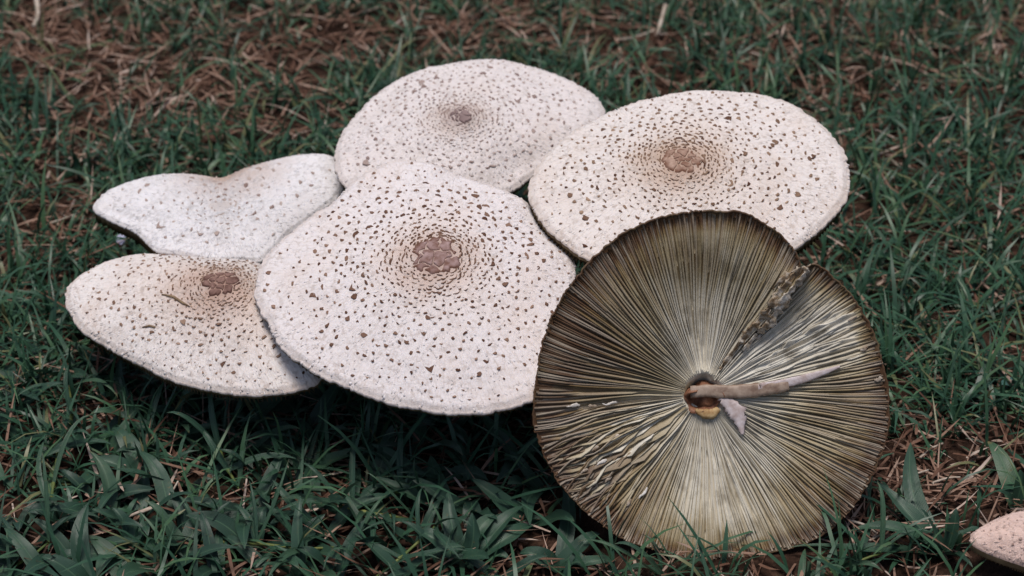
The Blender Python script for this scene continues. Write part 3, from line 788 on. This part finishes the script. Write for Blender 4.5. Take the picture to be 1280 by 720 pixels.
# ------------------------------------------------------------------ blades (vectorised)
def blades(root, az, lean, curve, length, width, tint, nst=5, droop=None):
    """root (n,3); returns verts, quad faces, attrs - flat tapering curved blades"""
    n = len(az)
    ks = np.linspace(0, 1, nst)
    ang = lean[:, None] + curve[:, None] * ks[None, :] ** 1.3       # angle from vertical
    ds = (length / (nst - 1))[:, None]
    hx = np.concatenate([np.zeros((n, 1)), np.cumsum(np.sin(ang[:, :-1]) * ds, 1)], 1)
    hz = np.concatenate([np.zeros((n, 1)), np.cumsum(np.cos(ang[:, :-1]) * ds, 1)], 1)
    tw = rng.normal(0, 0.5, n)[:, None] * ks[None, :]
    sw = rng.normal(0, 0.08, n)[:, None] * ks[None, :] ** 2 * length[:, None]
    ca, sa = np.cos(az)[:, None], np.sin(az)[:, None]
    wv = np.array([0.75, 1.0, 0.92, 0.62, 0.06]) if nst == 5 else np.interp(ks, [0, .25, .5, .75, 1], [0.75, 1, .92, .62, .06])
    W = width[:, None] * wv[None, :] * 0.5
    X = root[:, 0:1] + hx * ca - sw * sa; Y = root[:, 1:2] + hx * sa + sw * ca; Z = root[:, 2:3] + hz
    sx, sy, sz = -sa * np.cos(tw), ca * np.cos(tw), np.sin(tw)
    Lf = np.stack([X - sx * W, Y - sy * W, Z - sz * W], -1); Rt = np.stack([X + sx * W, Y + sy * W, Z + sz * W], -1)
    V = np.stack([Lf, Rt], 2).reshape(-1, 3)
    b = (np.arange(n) * nst * 2)[:, None]; i = np.arange(nst - 1)[None, :] * 2
    a = (b + i).ravel()
    F = np.stack([a, a + 1, a + 3, a + 2], -1)
    return V, F, {'tint': np.repeat(np.clip(tint, 0, 1), nst * 2)}

# where the turf is brown and thin (photo pixels: x, y, rx, ry, amount)
BROWN = [(230, 95, 170, 55, .9), (60, 30, 90, 40, .8), (330, 150, 110, 40, .55), (110, 160, 70, 45, .6), (610, 30, 190, 38, .75), (780, 75, 70, 45, .8), (430, 40, 60, 40, .5),
         (1095, 185, 60, 45, .7), (1180, 590, 120, 45, .85), (70, 290, 80, 45, .75), (960, 60, 120, 30, .4), (1240, 60, 60, 40, .7), (150, 500, 60, 30, .3), (30, 510, 60, 40, .5),
         (1050, 660, 70, 30, .7), (100, 250, 50, 40, .7), (560, 700, 60, 25, .4), (1230, 330, 50, 30, .3), (1080, 110, 80, 40, .4), (200, 620, 60, 30, .5)]
def brownness(x, y):
    px, py = to_px(x, y, np.zeros_like(x) + 0.01)
    b = np.zeros_like(x)
    for (cx, cy, rx, ry, am) in BROWN:
        b = np.maximum(b, 0.82 * am * np.exp(-(((px - cx) / rx) ** 2 + ((py - cy) / ry) ** 2)))
    b = b + 0.42 * fnoise(x * 11 + 2, y * 11, 3) + 0.07 * (1 - sstep(140, 300, py)) * (1 - 0.6 * sstep(800, 1000, px))
    out = (px < -60) | (px > 1340) | (py < -60)
    b = np.where(out, 0.25 + 0.6 * fnoise(x * 5, y * 5, 3), b)
    return np.clip(b, 0, 1), px, py
# footprints kept free of stems
KEEP = []
for ob in list(col.objects):
    if ob.name.startswith('mushroom') and ob.parent is None and ob.type == 'EMPTY': KEEP.append((ob.location.x, ob.location.y, 0.016))
def clear(x, y, pad=0.0):
    ok = np.ones_like(x, bool)
    for (cx, cy, r) in KEEP[:6]: ok &= (x - cx) ** 2 + (y - cy) ** 2 > (r + pad) ** 2
    # body of the overturned cap: behind its plane near the ground
    half = 0.085 + 0.0 * x
    dy = y - pb.y
    ok &= ~((np.abs(x - pb.x) < half) & (dy > -0.004 - pad) & (dy < 0.055)) 
    kx = at_z(1335, 700, 0.02)
    ok &= ~((((x - kx.x) / 0.062) ** 2 + ((y - kx.y) / 0.045) ** 2) < 1.0)
    return ok
def scatter(n, xa, xb, ya, yb):
    return rng.uniform(xa, xb, n), rng.uniform(ya, yb, n)
def region_scatter(n):
    """most in and around the view, a thin rest further out"""
    y = rng.uniform(-0.26, 1.25, n)
    half = 0.42 + 0.26 * (y + 0.26)
    x = rng.uniform(-1, 1, n) * half
    y2 = rng.uniform(-0.9, 2.2, n // 3); x2 = rng.uniform(-1.6, 1.6, n // 3)
    return np.concatenate([x, x2]), np.concatenate([y, y2])

# dry thatch lying on the soil
x, y = region_scatter(48000)
b, px, py = brownness(x, y)
keep = (rng.random(len(x)) < 0.35 + 0.75 * b) & clear(x, y)
x, y, b = x[keep], y[keep], b[keep]; n = len(x)
root = np.stack([x, y, gz(x, y) + rng.uniform(0.0005, 0.010, n)], -1)
V, F, A = blades(root, rng.uniform(0, 6.283, n), rng.normal(1.45, 0.22, n), rng.normal(0.05, 0.35, n), rng.gamma(4, 0.006, n).clip(0.008, 0.06), rng.uniform(0.0006, 0.0024, n), rng.beta(1.8, 1.8, n))
dry = mesh_obj('dry_grass', V, F, M['dry'], None, A); dry['kind'] = 'stuff'; dry['label'] = 'brown dead grass and thatch littering the soil'; dry['category'] = 'dry grass'

# fine green turf: tufts of blades
x, y = region_scatter(9500)
b, px, py = brownness(x, y)
fore = sstep(480, 620, py)
keep = (rng.random(len(x)) < (1.0 - 0.88 * sstep(0.2, 0.75, b)) * (1 - 0.72 * fore)) & clear(x, y, 0.002)
x, y, b, fore = x[keep], y[keep], b[keep], fore[keep]
m = rng.integers(3, 8, len(x)); idx = np.repeat(np.arange(len(x)), m); n = len(idx)
bx, by = x[idx] + rng.normal(0, 0.0035, n), y[idx] + rng.normal(0, 0.0035, n)
root = np.stack([bx, by, gz(bx, by) + rng.uniform(-0.001, 0.006, n)], -1)
ts = rng.normal(0.45, 0.16, len(x))[idx] + rng.normal(0, 0.14, n)
ts = np.where(rng.random(n) < 0.04, 1.0, ts)
far = (1 - sstep(0.15, 0.55, by))[:, ]
ln = rng.gamma(6, 0.0058, n).clip(0.012, 0.068) * (1 + 0.1 * fore[idx]) * (0.78 + 0.22 * far)
V, F, A = blades(root, rng.uniform(0, 6.283, n), np.abs(rng.normal(0.72, 0.38, n)), rng.gamma(2.4, 0.42, n).clip(0, 2.0), ln, rng.uniform(0.0013, 0.0033, n) * (0.85 + 0.15 * far), ts)
# nothing may poke through the caps: blades under them bend lower
gr = mesh_obj('grass', V, F, M['grass'], None, A); gr['kind'] = 'stuff'; gr['label'] = 'short blue green turf grass around the mushrooms'; gr['category'] = 'grass'

# ------------------------------------------------------------------ broad leaved plants
def leaf_mesh(p0, p1, width, arch, tint, roll=0.0, wavy=0.15, nst=12):
    p0, p1 = Vector(p0), Vector(p1)
    d = p1 - p0; L = d.length; sd = Vector((-d.y, d.x, 0)).normalized()
    bow = random.uniform(-0.12, 0.12) * L
    V, AC, AL = [], [], []
    ph = random.uniform(0, 6.28)
    pts_ = []
    for i in range(nst):
        t_ = i / (nst - 1)
        pts_.append(p0.lerp(p1, t_) + Vector((0, 0, arch * 4 * t_ * (1 - t_) * (0.7 + 0.6 * t_))) + sd * bow * math.sin(math.pi * t_))
    for i in range(nst):
        t_ = i / (nst - 1)
        tg = (pts_[min(i + 1, nst - 1)] - pts_[max(i - 1, 0)]).normalized()
        up = tg.cross(sd).normalized() if tg.cross(sd).z > 0 else sd.cross(tg).normalized()
        s2 = (sd * math.cos(roll) + up * math.sin(roll)).normalized(); u2 = (up * math.cos(roll) - sd * math.sin(roll))
        w = width * 0.5 * (math.sin(math.pi * min(1, (0.10 + 0.90 * t_)) ** 0.75)) ** 0.7 if t_ < 0.999 else width * 0.02
        for j, a in enumerate((-1, -0.5, 0, 0.5, 1)):
            z = abs(a) * w * 0.35 + wavy * w * math.sin(9 * t_ + ph + (1.5 if a > 0 else 0)) * abs(a)
            V.append(pts_[i] + s2 * a * w + u2 * z); AC.append(a); AL.append(t_)
    F = [(i * 5 + j, i * 5 + j + 1, i * 5 + j + 6, i * 5 + j + 5) for i in range(nst - 1) for j in range(4)]
    return V, F, {'tint': [tint] * len(V), 'across': AC, 'along': AL}
def plant(name, label, group, root, leaves, mat='leaf'):
    """leaves: (tip point, width, arch, tint)"""
    root = Vector(root); t_ = thing(name, root, label, 'grass plant', group)
    for (tip, w, arch, tint) in leaves:
        off = Vector((random.uniform(-0.002, 0.002), random.uniform(-0.002, 0.002), random.uniform(0, 0.004)))
        V, F, A = leaf_mesh(off, Vector(tip) - root, w, arch, tint, random.uniform(-0.45, 0.45), random.uniform(0.08, 0.28))
        mesh_obj('leaf', V, F, M[mat], t_, A)
    return t_
def gp(px, py, z=0.0):
    p = at_z(px, py, z); return Vector((p.x, p.y, float(gz(p.x, p.y)) + z))
def plant_px(label, group, rootpx, tips, mat='leaf'):
    r = gp(*rootpx); r.z -= 0.001
    return plant('grass_plant', label, group, r, [(gp(tx, ty, tz), w, a, ti) for (tx, ty, tz, w, a, ti) in tips], mat)
plant_px('broad grey green grass rosette between overturned cap and lone pinkish cap', None, (1180, 700),
         [(1138, 556, .030, .013, .004, .45), (1092, 606, .022, .011, .006, .5), (985, 690, .006, .012, .008, .55), (1060, 668, .012, .011, .010, .6), (1195, 640, .03, .008, .004, .35), (1150, 640, .03, .007, .003, .3), (1225, 668, .012, .010, .006, .5), (1215, 715, .01, .010, .006, .3)])
plant_px('single wavy spotted pale green leaf standing in thin turf', None, (1270, 640), [(1234, 556, .020, .012, .006, .85), (1275, 590, .025, .008, .004, .4), (1245, 618, .02, .007, .003, .35)])
plant_px('upright cluster of broad dark leaves in front of the central cap', None, (585, 706),
         [(655, 628, .022, .013, .006, .4), (622, 642, .020, .012, .006, .55), (560, 610, .028, .011, .004, .35), (665, 655, .012, .014, .008, .45), (520, 660, .018, .012, .006, .4), (590, 640, .03, .010, .003, .3), (640, 700, .008, .011, .005, .5)])
plant_px('leafy grass clump tucked under the dark lower rim of the overturned cap', None, (700, 712),
         [(705, 590, .018, .010, .004, .2), (750, 665, .012, .013, .006, .35), (770, 700, .008, .009, .006, .55), (650, 690, .01, .012, .006, .4), (735, 716, .005, .012, .006, .45)])
plant_px('grass clump with long thin curving blades touching the overturned cap', None, (830, 728),
         [(722, 676, .030, .0035, .014, .7), (768, 680, .034, .004, .010, .55), (800, 668, .02, .004, .006, .5), (846, 690, .026, .004, .004, .45), (930, 700, .02, .003, .01, .6), (778, 716, .01, .006, .006, .5)])
plant_px('long leaved grass clump below the low tilted cap', None, (185, 600),
         [(140, 532, .018, .013, .008, .5), (110, 570, .015, .011, .006, .45), (195, 540, .030, .005, .003, .4), (250, 560, .02, .009, .005, .25), (120, 640, .012, .010, .006, .4)])
plant_px('broad leaved clump beside pale straws in front of the low tilted cap', None, (160, 690),
         [(235, 640, .010, .014, .007, .5), (190, 655, .014, .010, .006, .55), (75, 690, .008, .013, .006, .45), (120, 715, .008, .013, .006, .55), (140, 628, .024, .009, .004, .35), (230, 690, .006, .011, .005, .4)])
G2 = 'broad leaved grass plants in the shaded foreground turf'
taken = [(1180, 700), (1270, 640), (585, 706), (700, 712), (830, 728), (185, 600), (160, 690)]
cnt = 0
for _ in range(900):
    if cnt >= 78: break
    px, py = random.uniform(-30, 680), random.uniform(470, 735)
    if any(abs(px - a) < 36 and abs(py - b) < 20 for a, b in taken): continue
    r = gp(px, py); r.z -= 0.001
    if not clear(np.array([r.x]), np.array([r.y]), 0.01)[0]: continue
    taken.append((px, py)); cnt += 1
    nl = random.randint(2, 4); a0 = random.uniform(0, 6.28); lv = []
    for i in range(nl):
        a = a0 + 6.28 * i / nl + random.uniform(-0.6, 0.6); L = random.uniform(0.028, 0.055); e = random.uniform(0.15, 0.75)
        lv.append((r + Vector((math.cos(a) * L * math.cos(e), math.sin(a) * L * math.cos(e), L * math.sin(e))), random.uniform(0.006, 0.0125), random.uniform(0.002, 0.007), random.uniform(0.1, 0.65)))
    wm = max(q[1] for q in lv); tm = sum(q[3] for q in lv) / nl
    where = ('beside the overturned cap' if px > 560 else 'in the deep shade of the central cap' if px > 330 else 'in front of the low tilted cap' if px > 90 else 'in open turf beyond the low tilted cap') if py < 620 else \
            ('below the overturned cap' if px > 560 else 'in grass before the central cap shade' if px > 330 else 'among thatch before the low tilted cap' if px > 90 else 'in thick foreground turf away from the caps')
    plant('grass_plant', ['', '', 'two', 'three', 'four'][nl] + ' leaved ' + ('dark' if tm < 0.33 else 'light' if tm > 0.44 else 'mid') + ' green grass plant, ' + ('wide' if wm > 0.0105 else 'narrow') + ' leaves, ' + where, G2, r, lv)
# round bluish leaves at the right edge
for (rp, tips) in (((1284, 478), [(1266, 452, .02, .011, .003, .5), (1282, 440, .024, .010, .003, .5), (1294, 468, .02, .011, .003, .45)]), ((1270, 500), [(1248, 486, .016, .010, .003, .4), (1262, 478, .02, .010, .003, .5), (1285, 492, .018, .010, .003, .45)])):
    plant_px('low weed with small round bluish leaves in the dense turf', 'round leaved weeds in the turf', rp, tips, 'bluish')

# grass runners: creeping stems with nodes and blades
def runner(pxs, zs, label, group='creeping grass runners in front of the clump', blades_n=7, L=(0.025, 0.055)):
    pts_ = [gp(a, b, z) for (a, b), z in zip(pxs, zs)]
    base = pts_[0].copy(); t_ = thing('grass_runner', base, label, 'grass runner', group)
    P = []
    for i in range(len(pts_) - 1):
        for q in range(5): P.append(pts_[i].lerp(pts_[i + 1], q / 5) - base)
    P.append(pts_[-1] - base)
    rad = [0.0011 + 0.0005 * (i % 5 == 0) - 0.0004 * i / len(P) for i in range(len(P))]
    v, f = tube(P, rad, 7); mesh_obj('stem', v, f, M['runner'], t_)
    for i in range(blades_n):
        q = P[int((i + 0.5) / blades_n * len(P)) // 5 * 5 if i < blades_n - 2 else len(P) - 1]
        a = random.uniform(0, 6.28); e = random.uniform(0.1, 0.9); l_ = random.uniform(*L)
        tip = q + Vector((math.cos(a) * math.cos(e), math.sin(a) * math.cos(e), math.sin(e))) * l_
        V, F, A = leaf_mesh(q, tip, random.uniform(0.0026, 0.0048), random.uniform(0.002, 0.009), random.uniform(0.35, 0.75), random.uniform(-0.5, 0.5), 0.05, 9)
        mesh_obj('blade', V, F, M['leaf'], t_, A)
RL = 'pale jointed grass runner with narrow blades creeping through foreground turf'
runner([(425, 625), (455, 632), (490, 640), (520, 646)], [.012, .014, .012, .008], "pale jointed grass runner forking in the central cap's shade")
runner([(470, 720), (500, 695), (525, 672), (545, 655)], [.004, .010, .014, .016], 'pale jointed grass runner rising from the lower turf beside upright broad leaves')
runner([(250, 668), (320, 672), (380, 679), (440, 676)], [.006, .012, .014, .010], 'pale jointed grass runner stretching flat across broad leaves, longest of all', blades_n=9)
runner([(60, 660), (62, 630), (66, 600), (72, 560)], [.004, .010, .014, .012], 'pale jointed grass runner climbing away from the thick foreground turf')
runner([(85, 560), (90, 520), (88, 490)], [.004, .012, .012], 'pale jointed grass runner short, near the tip of the low tilted cap')
runner([(1000, 735), (1050, 712), (1100, 697)], [.004, .010, .012], "pale jointed grass runner passing under the overturned cap's lower rim")
runner([(300, 610), (285, 585), (275, 560)], [.004, .012, .016], "pale jointed grass runner short, in the low tilted cap's shade")
runner([(20, 700), (40, 690), (60, 672)], [.004, .01, .012], 'pale jointed grass runner short, in thick foreground turf')
runner([(560, 600), (500, 610), (440, 622)], [.004, .01, .012], 'pale jointed grass runner in deep shade under the central cap')

# straws and twigs lying on the turf
def straw(pxs, z, r, label, group=None):
    pts_ = [gp(a, b, z + random.uniform(0, 0.003)) for a, b in pxs]
    base = pts_[0].copy()
    P = catmull([tuple(p - base) for p in pts_] + [tuple(pts_[-1] - base)], 4)[: (len(pts_) - 1) * 4 + 1]
    v, f = tube([Vector(p) for p in P], [r * (1 - 0.5 * i / len(P)) * random.uniform(0.85, 1.15) for i in range(len(P))], 6)
    t_ = mesh_obj('straw', v, f, M['straw'], None); t_.location = base
    t_['label'] = label; t_['category'] = 'straw'
    if group: t_['group'] = group
straw([(158, 638), (195, 622), (228, 608)], .010, .0012, 'longest of the crossed pale straws before the low tilted cap')
straw([(175, 630), (205, 618), (222, 596)], .012, .0009, 'bent straw crossing a longer one before the low tilted cap')
straw([(832, 2), (828, 22), (822, 44)], .012, .0022, 'thick whitish dry stalk in blurred turf behind the wide cream cap')
straw([(45, 0), (48, 22), (42, 36)], .012, .0022, 'whitish dry stalk beside bare brown soil far behind the saddle shaped cap')
straw([(770, 50), (795, 46), (818, 40)], .008, .0015, 'pale twig pointing at the thick whitish stalk')
for (a, b, c_, d) in ((1180, 668, 1212, 672), (1125, 600, 1160, 590), (1150, 575, 1178, 560), (1060, 655, 1095, 672), (1165, 610, 1200, 600), (1085, 680, 1110, 660), (300, 575, 318, 550), (335, 545, 362, 585), (40, 470, 75, 455), (60, 275, 100, 262)):
    straw([(a, b), ((a + c_) / 2 + random.uniform(-4, 4), (b + d) / 2 + random.uniform(-4, 4)), (c_, d)], .008, .0009, 'thin dry straw lying loose on brown thatch', 'loose straws on the thatch')
# petal like scrap
V, F, A = leaf_mesh((0, 0, 0), (0.008, 0.010, 0.006), 0.007, 0.001, 0.5, 0.3, 0.2, 8)
sc_ = mesh_obj('petal', V, F, plain('petal', (0.42, 0.42, 0.60), (0.55, 0.55, 0.70), 200), None, A)
sc_.location = gp(148, 300, 0.012); sc_['label'] = 'tiny fallen lilac petal under the saddle shaped cap'; sc_['category'] = 'petal'

# dry slivers lying on the low cap
def on_cap(fr, surf, px, py, lift):
    h = 0.01
    for _ in range(6):
        q = at_plane(px, py, fr.O + fr.n * h, fr.n) - fr.O; a = math.atan2(q.dot(fr.y), q.dot(fr.x)); r = math.hypot(q.dot(fr.x), q.dot(fr.y))
        h = float(surf(np.array(r / float(fr.R(a))), np.array(a))[2]) + lift
    return at_plane(px, py, fr.O + fr.n * h, fr.n)
for (pl, r, lab) in (([(203, 368), (217, 371), (229, 379), (237, 383)], 0.0009, 'dark bent plant sliver lying on the low tilted cap'), ([(178, 409), (187, 407), (194, 409)], 0.0007, 'short tan fibre lying on the low tilted cap')):
    pp = [on_cap(fB, surfB, a, b, 0.0006) for a, b in pl]; b0 = pp[0].copy()
    v, f = tube([p - b0 for p in pp], [r * 0.5, r, r * 0.9, r * 0.3][:len(pp)], 6)
    o = mesh_obj('plant_sliver', v, f, M['torn_dark'], None); o.location = b0; o['label'] = lab; o['category'] = 'plant debris'
